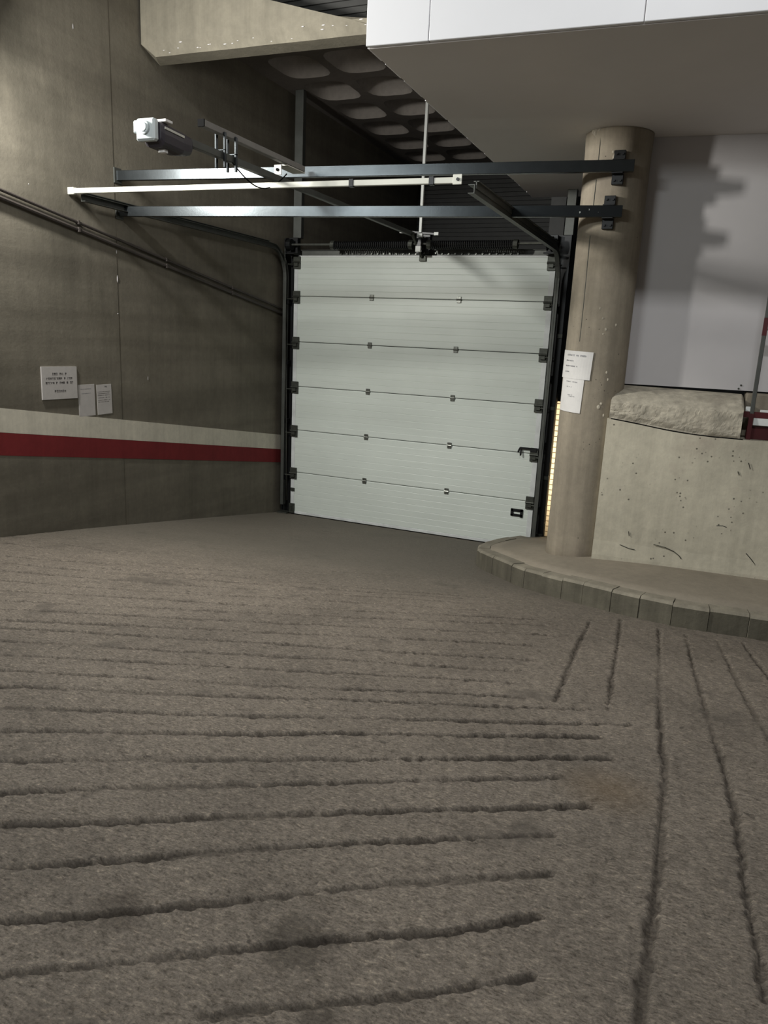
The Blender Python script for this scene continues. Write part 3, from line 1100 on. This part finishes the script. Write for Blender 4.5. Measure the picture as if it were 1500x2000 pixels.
tl = post(-5.385, -5.19, 'black steel door frame post against the left wall', M['black_steel'])
trr = post(-1.765, -1.600, 'black steel door frame post beside the round column', M['black_steel'])
box_obj('foot_plate', (-5.38, 8.90, -0.02), (-5.22, 9.03, 0.03), M['hinge_dark'], tl, 0.003)
box_obj('foot_plate', (-1.765, 9.02, 0.10), (-1.60, 9.06, 0.21), M['hinge_dark'], trr, 0.003)
b = BM()
for z in (0.9, 1.75, 2.6):
    add_box(b, (-1.655, 9.015, z), (-1.595, 9.045, z + 0.05), None, 0.003)
obj_split('fixing_clip', b, M['hinge_dark'], trr)
# upper extension columns to the slab
for x0, x1, lab, z1 in ((-5.28, -5.16, 'bluish grey steel upright rising above the left end of the door', 5.55),
                        (-1.70, -1.595, 'bluish grey steel upright behind the column above the door', 4.25)):
    b = BM()
    add_box(b, (x0, 9.07, 3.755), (x1, 9.15, z1 - 0.001), None, 0.004)
    o = obj('steel_upright', b, M['dark_steel'])
    tag(o, lab, 'upright')


def track_path(z):
    R = 0.36
    yv = 8.94
    pts = [(yv, 0.14), (yv, 1.0), (yv, 2.2), (yv, z - R)]
    for k in range(1, 9):
        a = math.pi / 2 * k / 8
        pts.append((yv - R + R * math.cos(a), z - R + R * math.sin(a)))
    pts += [(7.0, z), (5.40, z)]
    return pts


def track(x, z, s, label):
    t = thing('door_track', label, 'track', (x, 8.94, 0.1))
    b = BM()
    path = [(x, y, zz) for y, zz in track_path(z)]
    # C-shaped rail, open towards the door
    prof = [(-0.028 * s, -0.03), (-0.028 * s, 0.03), (0.02 * s, 0.03), (0.02 * s, 0.026), (-0.023 * s, 0.026), (-0.023 * s, -0.026), (0.02 * s, -0.026), (0.02 * s, -0.03)]
    add_channel(b, path, (1, 0, 0), prof)
    obj('rail', b, M['dark_steel'], t)
    b = BM()
    add_bar(b, (x - 0.033 * s, 8.55, z + 0.03), (x - 0.033 * s, 5.42, z + 0.03), 0.006, 0.05)
    add_bar(b, (x - 0.033 * s, 8.55, z + 0.052), (x - 0.033 * s, 5.42, z + 0.052), 0.04, 0.006)
    obj('stiffener_angle', b, M['dark_steel'], t)
    b = BM()
    for zz in (0.5, 1.3, 2.1, 2.9):
        add_box(b, (x - 0.035, 8.95, zz), (x + 0.035, 9.03, zz + 0.06), None, 0.003)
    obj_split('bracket', b, M['black_steel'], t)
    return t


track(-5.30, 3.60, 1, 'dark steel door track curving up along the left wall')
track(-1.70, 3.56, -1, 'dark steel door track curving up beside the round column')

# ------------------------------------------------------------------ torsion spring shaft above the door
ts = thing('torsion_spring_shaft', 'black torsion springs on a steel shaft above the white door', 'spring shaft', (-3.4, 8.87, 3.6))
SZ, SY = 3.645, 8.86
b = BM()
add_tube(b, [(-5.26, SY, SZ), (-1.74, SY, SZ)], 0.013, 10)
obj('shaft', b, M['hinge'], ts)


def spring(x0, x1):
    b = BM()
    turns = int((x1 - x0) / 0.026)
    pts = []
    for k in range(turns * 10 + 1):
        a = 2 * math.pi * k / 10
        pts.append((x0 + (x1 - x0) * k / (turns * 10), SY + 0.042 * math.cos(a), SZ - 0.014 + 0.042 * math.sin(a)))
    add_tube(b, pts, 0.0105, 5)
    return b


obj('spring', spring(-4.55, -3.52), M['black_steel'], ts)
obj('spring', spring(-3.24, -2.22), M['black_steel'], ts)
for x in (-4.57, -3.50, -3.26, -2.20):
    b = BM()
    add_tube(b, [(x - 0.025, SY, SZ - 0.008), (x + 0.025, SY, SZ - 0.012)], 0.054, 14)
    add_tube(b, [(x, SY - 0.05, SZ), (x, SY, SZ)], 0.009, 6)
    obj('spring_cone', b, M['hinge_dark'], ts)
for x in (-5.20, -1.80):
    b = BM()
    add_tube(b, [(x - 0.03, SY, SZ), (x + 0.03, SY, SZ)], 0.07, 16)
    add_tube(b, [(x - 0.036, SY, SZ), (x - 0.03, SY, SZ)], 0.085, 16)
    obj('cable_drum', b, M['black_steel'], ts)
    b = BM()
    add_box(b, (x - 0.07, 8.84, SZ - 0.12), (x + 0.07, 9.03, SZ - 0.10), None, 0.003)
    add_box(b, (x - 0.06, SY + 0.09, SZ - 0.12), (x + 0.06, 9.03, SZ + 0.10), None, 0.003)
    obj('end_bearing_plate', b, M['black_steel'], ts)
b = BM()
add_box(b, (-3.47, 8.95, 3.54), (-3.29, 9.03, 3.79), None, 0.004)
add_box(b, (-3.41, 8.80, SZ - 0.06), (-3.35, 8.96, SZ + 0.06), None, 0.004)
add_bar(b, (-3.64, 8.93, 3.80), (-3.19, 8.93, 3.76), 0.05, 0.02)
obj_split('centre_bracket', b, M['black_steel'], ts)
b = BM()
add_box(b, (-3.41, 8.77, 3.54), (-3.34, 8.80, 3.61), None, 0.004)
add_box(b, (-3.40, 8.78, 3.71), (-3.33, 8.82, 3.755), None, 0.006)
add_box(b, (-3.68, 8.90, 3.775), (-3.62, 8.93, 3.815), None, 0.004)
add_box(b, (-3.23, 8.90, 3.745), (-3.17, 8.93, 3.785), None, 0.004)
obj_split('bracket_bolt_plate', b, M['rod'], ts)
# header angle with bright studs added to imitate glints on its punched holes
hdn = thing('header_angle', 'dark steel angle with bright studs as hole glints along the door top', 'steel angle', (-3.47, 9.05, 3.53))
b = BM()
add_box(b, (-5.18, 9.075, 3.50), (-1.775, 9.09, 3.60))
add_box(b, (-5.18, 9.046, 3.595), (-1.775, 9.11, 3.60))
obj('angle', b, M['dark_steel'], hdn)
b = BM()
for k in range(28):
    x = -4.55 + k * 0.0865
    add_tube(b, [(x, 9.055, 3.555), (x, 9.077, 3.555)], 0.013, 6)
o = obj('hole_glint', b, M['hinge'], hdn)
o['kind'] = 'stuff'
# lifting cables at the two edges
for x, s in ((-5.25, 1), (-1.68, -1)):
    b = BM()
    add_tube(b, [(x, SY - 0.05, SZ - 0.03), (x + 0.01 * s, 8.95, 0.2)], 0.003, 5)
    obj_split('lift_cable', b, M['hinge'], ts)

# ------------------------------------------------------------------ steel beams over the ramp
b1a, b1b = Vector((-5.40, 5.94, 3.895)), Vector((-0.735, 6.635, 3.935))
b2a, b2b = Vector((-5.40, 5.95, 3.576)), Vector((-0.79, 6.635, 3.592))
for a, c, lab, br in ((b1a, b1b, 'upper galvanized steel beam spanning from left wall to column', -0.86), (b2a, b2b, 'lower galvanized steel beam spanning from left wall to column', -0.90)):
    t = thing('steel_beam', lab, 'steel beam', a.lerp(c, 0.5))
    b = BM()
    add_bar(b, a, c, 0.045, 0.09, (0, 0, 1), 0.003)
    obj('tube', b, M['galv'], t)
    z = c.z
    b = BM()
    add_box(b, (br - 0.045, 6.66, z - 0.13), (br + 0.045, 6.70, z + 0.13), None, 0.003)
    add_box(b, (br - 0.045, 6.60, z + 0.045), (br + 0.045, 6.68, z + 0.055), None, 0.002)
    add_box(b, (br - 0.045, 6.60, z - 0.055), (br + 0.045, 6.68, z - 0.045), None, 0.002)
    obj('column_bracket', b, M['black_steel'], t)
    b = BM()
    for dx, dz in ((-.025, .1), (.025, .1), (-.025, -.1), (.025, -.1)):
        add_tube(b, [(br + dx, 6.645, z + dz), (br + dx, 6.665, z + dz)], 0.010, 6)
    o = obj('anchor_bolt', b, M['black_steel'], t)
    o['kind'] = 'stuff'
    b = BM()
    for k in range(3):
        add_tube(b, [(br - 0.08 - 0.07 * k, 6.585 - 0.011 * k, z - 0.01 + 0.02 * (k % 2)), (br - 0.08 - 0.07 * k, 6.61, z - 0.01 + 0.02 * (k % 2))], 0.009, 6)
    o = obj('bolt', b, M['hinge'], t)
    o['kind'] = 'stuff'
    b = BM()
    add_box(b, (-5.40, a.y - 0.05, a.z - 0.07), (-5.385, a.y + 0.05, a.z + 0.07), None, 0.003)
    obj('wall_plate', b, M['dark_steel'], t)

# ------------------------------------------------------------------ bright cross bar joining the rear track ends
t = thing('cross_bar', 'bright white bar joining the rear ends of both door tracks', 'bar', (-3.6, 5.42, 3.64))
ca, cc = Vector((-5.33, 5.335, 3.645)), Vector((-1.83, 5.50, 3.640))
b = BM()
add_bar(b, ca, cc, 0.03, 0.042, (0, 0, 1), 0.003)
obj('bar', b, M['alu'], t)
b = BM()
add_box(b, (-5.395, 5.31, 3.615), (-5.325, 5.36, 3.675), None, 0.004)
obj('end_clamp', b, M['alu'], t)
b = BM()
add_box(b, (-1.865, 5.475, 3.608), (-1.795, 5.482, 3.678), None, 0.003)
obj('end_plate', b, M['alu'], t)
b = BM()
add_tube(b, [(-1.825, 5.466, 3.643), (-1.825, 5.478, 3.643)], 0.012, 8)
obj('bolt', b, M['black_steel'], t)
for x in (-2.67, -2.03):
    yy = 5.335 + 0.0471 * (x + 5.33)
    b = BM()
    add_box(b, (x - 0.02, yy - 0.02, 3.612), (x + 0.02, yy + 0.02, 3.672), None, 0.003)
    obj('strap', b, M['black_steel'], t)

# ------------------------------------------------------------------ door operator: motor head and rail
op = thing('door_operator', 'ceiling garage door motor with white cover on a long dark rail', 'door motor', (-3.46, 4.3, 3.74))
b = BM()
add_bar(b, (-3.46, 4.40, 3.745), (-3.46, 8.80, 3.745), 0.045, 0.05, (0, 0, 1), 0.004)
obj('rail', b, M['dark_steel'], op)
b = BM()
add_bar(b, (-3.39, 8.955, 3.50), (-3.43, 8.70, 3.735), 0.03, 0.02)
obj('pull_arm', b, M['hinge_dark'], op)
b = BM()
rows = []
for y, wx, zl, zh in ((4.175, 0.072, 3.668, 3.790), (4.20, 0.082, 3.642, 3.795), (4.40, 0.078, 3.638, 3.785), (4.50, 0.065, 3.655, 3.778), (4.54, 0.045, 3.70, 3.77)):
    r_ = []
    for k in range(16):
        a = 2 * math.pi * k / 16
        ca_, sa_ = math.cos(a), math.sin(a)
        r_.append(b.verts.new((-3.49 + wx * math.copysign(abs(ca_) ** .5, ca_), y, (zl + zh) / 2 + (zh - zl) / 2 * math.copysign(abs(sa_) ** .5, sa_))))
    rows.append(r_)
for P, Q in zip(rows, rows[1:]):
    for k in range(16):
        b.faces.new((P[k], P[(k + 1) % 16], Q[(k + 1) % 16], Q[k]))
b.faces.new(rows[0][::-1])
b.faces.new(rows[-1])
obj('motor_housing', b, M['motor'], op)
b = BM()
add_box(b, (-3.585, 4.125, 3.668), (-3.435, 4.178, 3.802), None, 0.012)
add_box(b, (-3.618, 4.14, 3.72), (-3.58, 4.178, 3.797), None, 0.008)
cap_ = obj('front_cover', b, M['motor_cap'], op)
cap_['label'] = 'white square front cover with round lens'
b = BM()
add_tube(b, [(-3.51, 4.110, 3.745), (-3.51, 4.127, 3.745)], 0.042, 20)
add_tube(b, [(-3.51, 4.104, 3.745), (-3.51, 4.112, 3.745)], 0.027, 20)
obj('lens', b, M['motor_cap'], cap_)
b = BM()
add_bar(b, (-3.408, 4.20, 3.755), (-3.412, 4.40, 3.748), 0.008, 0.014)
obj('side_strip', b, M['alu'], op)
b = BM()
add_box(b, (-3.52, 4.20, 3.792), (-3.40, 4.27, 3.810), None, 0.003)
add_box(b, (-3.50, 4.24, 3.620), (-3.45, 4.28, 3.645), None, 0.003)
obj_split('mounting_tab', b, M['paper'], op)
b = BM()
for y in (4.88, 5.02):
    add_box(b, (-3.43, y - 0.012, 3.66), (-3.415, y + 0.012, 3.90), None, 0.002)
    add_box(b, (-3.505, y - 0.012, 3.66), (-3.49, y + 0.012, 3.90), None, 0.002)
    add_box(b, (-3.505, y - 0.012, 3.775), (-3.415, y + 0.012, 3.785), None, 0.002)
obj_split('hanger_strap', b, M['galv'], op)
b = BM()
pts = []
for k in range(13):
    s = k / 12
    pts.append((-3.44 + 0.1 * s, 5.0 + 0.62 * s, 3.72 - 0.17 * math.sin(math.pi * s * 0.9) + 0.10 * s))
add_tube(b, pts, 0.005, 6)
obj('cable', b, M['black'], op)

t = thing('hanger_bar', 'short grey bar above the motor rail ending at the upper beam', 'bar', (-3.46, 5.3, 3.90))
b = BM()
add_bar(b, (-3.46, 4.655, 3.905), (-3.46, 6.09, 3.905), 0.05, 0.045, (0, 0, 1), 0.003)
obj('tube', b, M['dull_tube'], t)
b = BM()
add_bar(b, (-3.46, 4.645, 3.905), (-3.46, 4.657, 3.905), 0.052, 0.048)
obj('end_plug', b, M['black'], t)
b = BM()
add_box(b, (-3.56, 5.78, 3.80), (-3.49, 5.792, 3.88), None, 0.003)
add_box(b, (-3.56, 5.79, 3.872), (-3.44, 6.10, 3.882), None, 0.002)
obj_split('bracket', b, M['alu'], t)
b = BM()
add_tube(b, [(-3.525, 5.77, 3.84), (-3.525, 5.782, 3.84)], 0.014, 8)
obj('bolt', b, M['black'], t)

b = BM()
add_box(b, (-3.42, 8.885, 3.78), (-3.385, 8.92, 5.56), None, 0.003)
o = obj('hanger_rod', b, M['rod'])
tag(o, 'thin grey vertical rod hanging from the ceiling to the spring shaft', 'rod')

# ------------------------------------------------------------------ conduits on the left wall
for dz, r, lab in ((0.0, 0.014, 'upper of two dark conduits sloping down the left wall'), (-0.062, 0.017, 'lower of two dark conduits sloping down the left wall')):
    t = thing('conduit', lab, 'conduit', (-5.38, 6.8, 3.17 + dz))
    b = BM()
    f = lambda y: 3.535 - 0.1565 * (y - 4.5) + dz
    add_tube(b, [(-5.376, y, f(y)) for y in (0.5, 2, 3.5, 5, 6.5, 8, 9.02)], r, 8)
    obj('pipe', b, M['pipe'], t)
    b = BM()
    for y in (1.6, 3.0, 4.2, 5.4, 6.6, 7.8):
        add_box(b, (-5.396, y - 0.012, f(y) - r - 0.004), (-5.376 + r + 0.003, y + 0.012, f(y) + r + 0.004), None, 0.002)
    obj_split('clip', b, M['pipe'], t)


# ------------------------------------------------------------------ notices
def marks(b, emit, rows, seed):
    """rows of small letter-sized strokes; emit(u0,v0,u1,v1) adds one mark in sheet fractions"""
    rg = random.Random(seed)
    for v, h, u0, u1, cw in rows:
        u = u0
        while u < u1 - cw * 0.5:
            k = rg.random()
            if k > 0.12:
                hh = h * rg.choice((1, 1, 1, .8))
                emit(u, v - hh / 2, min(u + cw * 0.30, u1), v + hh / 2)
                emit(u, v + hh * rg.choice((.2, -.1, .35)), min(u + cw * 0.78, u1), v + hh / 2)
                if k > 0.5:
                    emit(u + cw * 0.5, v - hh / 2, min(u + cw * 0.78, u1), v + hh / 2)
            u += cw


def wall_notice(name, label, y0, y1, z0, z1, tilt, mat, rows, seed, thick=0.004, pm='print'):
    t = thing(name, label, 'notice', (-5.4, (y0 + y1) / 2, z0))
    cy, cz = (y0 + y1) / 2, (z0 + z1) / 2
    R_ = Matrix.Translation((0, cy, cz)) @ Matrix.Rotation(math.radians(tilt), 4, 'X') @ Matrix.Translation((0, -cy, -cz))
    b = BM()
    add_box(b, (-5.401, y0, z0), (-5.40 + thick, y1, z1), R_)
    obj('sheet', b, mat, t)
    b = BM()
    def emit(u0, v0, u1, v1):
        add_box(b, (-5.40 + thick, y0 + u0 * (y1 - y0), z0 + v0 * (z1 - z0)), (-5.40 + thick + 0.0006, y0 + u1 * (y1 - y0), z0 + v1 * (z1 - z0)), R_)
    marks(b, emit, rows, seed)
    o = obj('print', b, M[pm], t)
    o['kind'] = 'stuff'
    return t


wall_notice('wall_sign', 'largest notice on the left wall, white board with four lines', 4.907, 5.312, 1.825, 2.117, -0.5, M['paper_dull'],
            [(0.775, 0.075, 0.29, 0.73, 0.052), (0.635, 0.07, 0.12, 0.56, 0.05), (0.635, 0.07, 0.62, 0.88, 0.05), (0.50, 0.075, 0.10, 0.35, 0.05), (0.50, 0.075, 0.39, 0.88, 0.05),
             (0.245, 0.075, 0.34, 0.68, 0.055)], 5, 0.012)
wall_notice('paper_notice', 'blank looking paper sheet touching the white stripe beside the wall sign', 5.33, 5.535, 1.645, 1.945, 0.5, M['paper_dull'],
            [(0.86, 0.02, 0.15, 0.8, 0.05), (0.72, 0.02, 0.2, 0.75, 0.05)], 6, 0.003, 'print_pale')
wall_notice('paper_notice', 'paper sheet with ruled print lines furthest from the wall sign', 5.565, 5.760, 1.648, 1.938, 1.0, M['paper_dull'],
            [(0.92, 0.05, 0.55, 0.8, 0.08), (0.76, 0.018, 0.05, 0.9, 0.04), (0.70, 0.018, 0.05, 0.9, 0.04), (0.64, 0.018, 0.05, 0.9, 0.04), (0.56, 0.022, 0.05, 0.85, 0.04), (0.48, 0.022, 0.05, 0.88, 0.04),
             (0.42, 0.018, 0.05, 0.8, 0.04)], 7, 0.003, 'print')


def column_notice(label, th0, th1, z0, z1, skew, rows, seed, r0):
    t = thing('paper_notice', label, 'notice', tuple(cyl(math.radians((th0 + th1) / 2), CR, z0)))
    P = lambda u, v, r: cyl(math.radians(th0 + (th1 - th0) * u + skew * (1 - v)), r, z0 + (z1 - z0) * v - 0.012 * u)
    b = BM()
    n = 14
    F_ = [[b.verts.new(P(i / n, v, r0)) for v in (0, 1)] for i in range(n + 1)]
    K_ = [[b.verts.new(P(i / n, v, r0 - 0.002)) for v in (0, 1)] for i in range(n + 1)]
    for i in range(n):
        b.faces.new((F_[i][0], F_[i + 1][0], F_[i + 1][1], F_[i][1]))
        b.faces.new((K_[i][0], K_[i][1], K_[i + 1][1], K_[i + 1][0]))
        b.faces.new((F_[i][1], F_[i + 1][1], K_[i + 1][1], K_[i][1]))
        b.faces.new((F_[i][0], K_[i][0], K_[i + 1][0], F_[i + 1][0]))
    for i in (0, n):
        b.faces.new((F_[i][0], F_[i][1], K_[i][1], K_[i][0]))
    obj('sheet', b, M['paper'], t)
    b = BM()
    def emit(u0, v0, u1, v1):
        b.faces.new([b.verts.new(P(u, v, r0 + 0.0015)) for u, v in ((u0, v0), (u1, v0), (u1, v1), (u0, v1))])
    marks(b, emit, rows, seed)
    o = obj('print', b, M['print_pale'], t)
    o['kind'] = 'stuff'


column_notice('upper paper notice with text lines taped round the concrete column', -76, -4.5, 2.236, 2.475, -2,
              [(0.84, 0.07, 0.25, 0.52, 0.04), (0.84, 0.07, 0.56, 0.85, 0.04), (0.64, 0.05, 0.22, 0.50, 0.035), (0.45, 0.045, 0.22, 0.65, 0.035), (0.24, 0.04, 0.22, 0.40, 0.035)], 8, CR + 0.011)
column_notice('lower paper notice taped under another sheet on the concrete column', -72, -16, 1.945, 2.245, -2,
              [(0.88, 0.03, 0.3, 0.8, 0.04), (0.73, 0.03, 0.35, 0.65, 0.04), (0.5, 0.025, 0.45, 0.7, 0.04), (0.46, 0.025, 0.5, 0.75, 0.04)], 9, CR + 0.008)

# ------------------------------------------------------------------ red and white barrier on the right end of the low wall
t = thing('steel_barrier', 'red and white steel barrier frame standing on the low wall', 'barrier', (0.8, 6.87, 1.82))
for x in (0.40, 1.55):
    b = BM()
    add_box(b, (x - 0.016, 6.852, 1.80), (x + 0.016, 6.884, 3.35), None, 0.003)
    o = obj('pole', b, M['dark_steel'], t)
    b = BM()
    add_box(b, (x - 0.017, 6.851, 1.80), (x + 0.017, 6.885, 2.03))
    add_box(b, (x - 0.017, 6.851, 2.66), (x + 0.017, 6.885, 2.80))
    obj_split('red_band', b, M['red_paint'], o)
b = BM()
add_box(b, (0.42, 6.855, 2.70), (1.55, 6.88, 2.775), None, 0.003)
add_box(b, (0.34, 6.858, 1.995), (1.55, 6.878, 2.045), None, 0.003)
for o in obj_split('rail', b, M['red_paint'], t):
    o['label'] = 'dark red rail'
b = BM()
add_box(b, (0.42, 6.858, 1.935), (1.55, 6.878, 1.995), None, 0.003)
add_box(b, (0.35, 6.858, 2.045), (0.40, 6.878, 2.085), None, 0.003)
add_box(b, (0.46, 6.858, 2.045), (1.55, 6.878, 2.065), None, 0.003)
for o in obj_split('rail', b, M['white_paint'], t):
    o['label'] = 'white rail'
b = BM()
add_box(b, (0.38, 6.90, 1.815), (1.55, 6.95, 1.925), None, 0.004)
obj('base_board', b, M['red_paint'], t)

# ------------------------------------------------------------------ passage behind the door: brick lit by the daylight stand-in, seen through the slit beside the post
b = BM()
add_box(b, (-1.95, 10.40, -0.2), (-1.25, 10.6, 1.84))
pw = struct('wall_passage', b, M['kerb_shade'], 'warm lit pale brick wall seen through the slit right of the door')
for k in range(26):
    b = BM()
    z = -0.15 + k * 0.076
    add_box(b, (-1.94, 10.375, z), (-1.26, 10.405, z + 0.066), None, 0.003)
    obj('brick', b, M['brick'], pw)
b = BM()
add_box(b, (-1.94, 9.56, -0.2), (-1.90, 10.4, 1.84))
add_box(b, (-1.30, 9.56, -0.2), (-1.26, 10.4, 1.84))
add_box(b, (-1.94, 9.56, 1.83), (-1.26, 10.4, 1.88))
obj('light_booth', b, M['dark_rib'], pw)  # added booth, stops the daylight stand-in leaking onto the garage ceiling
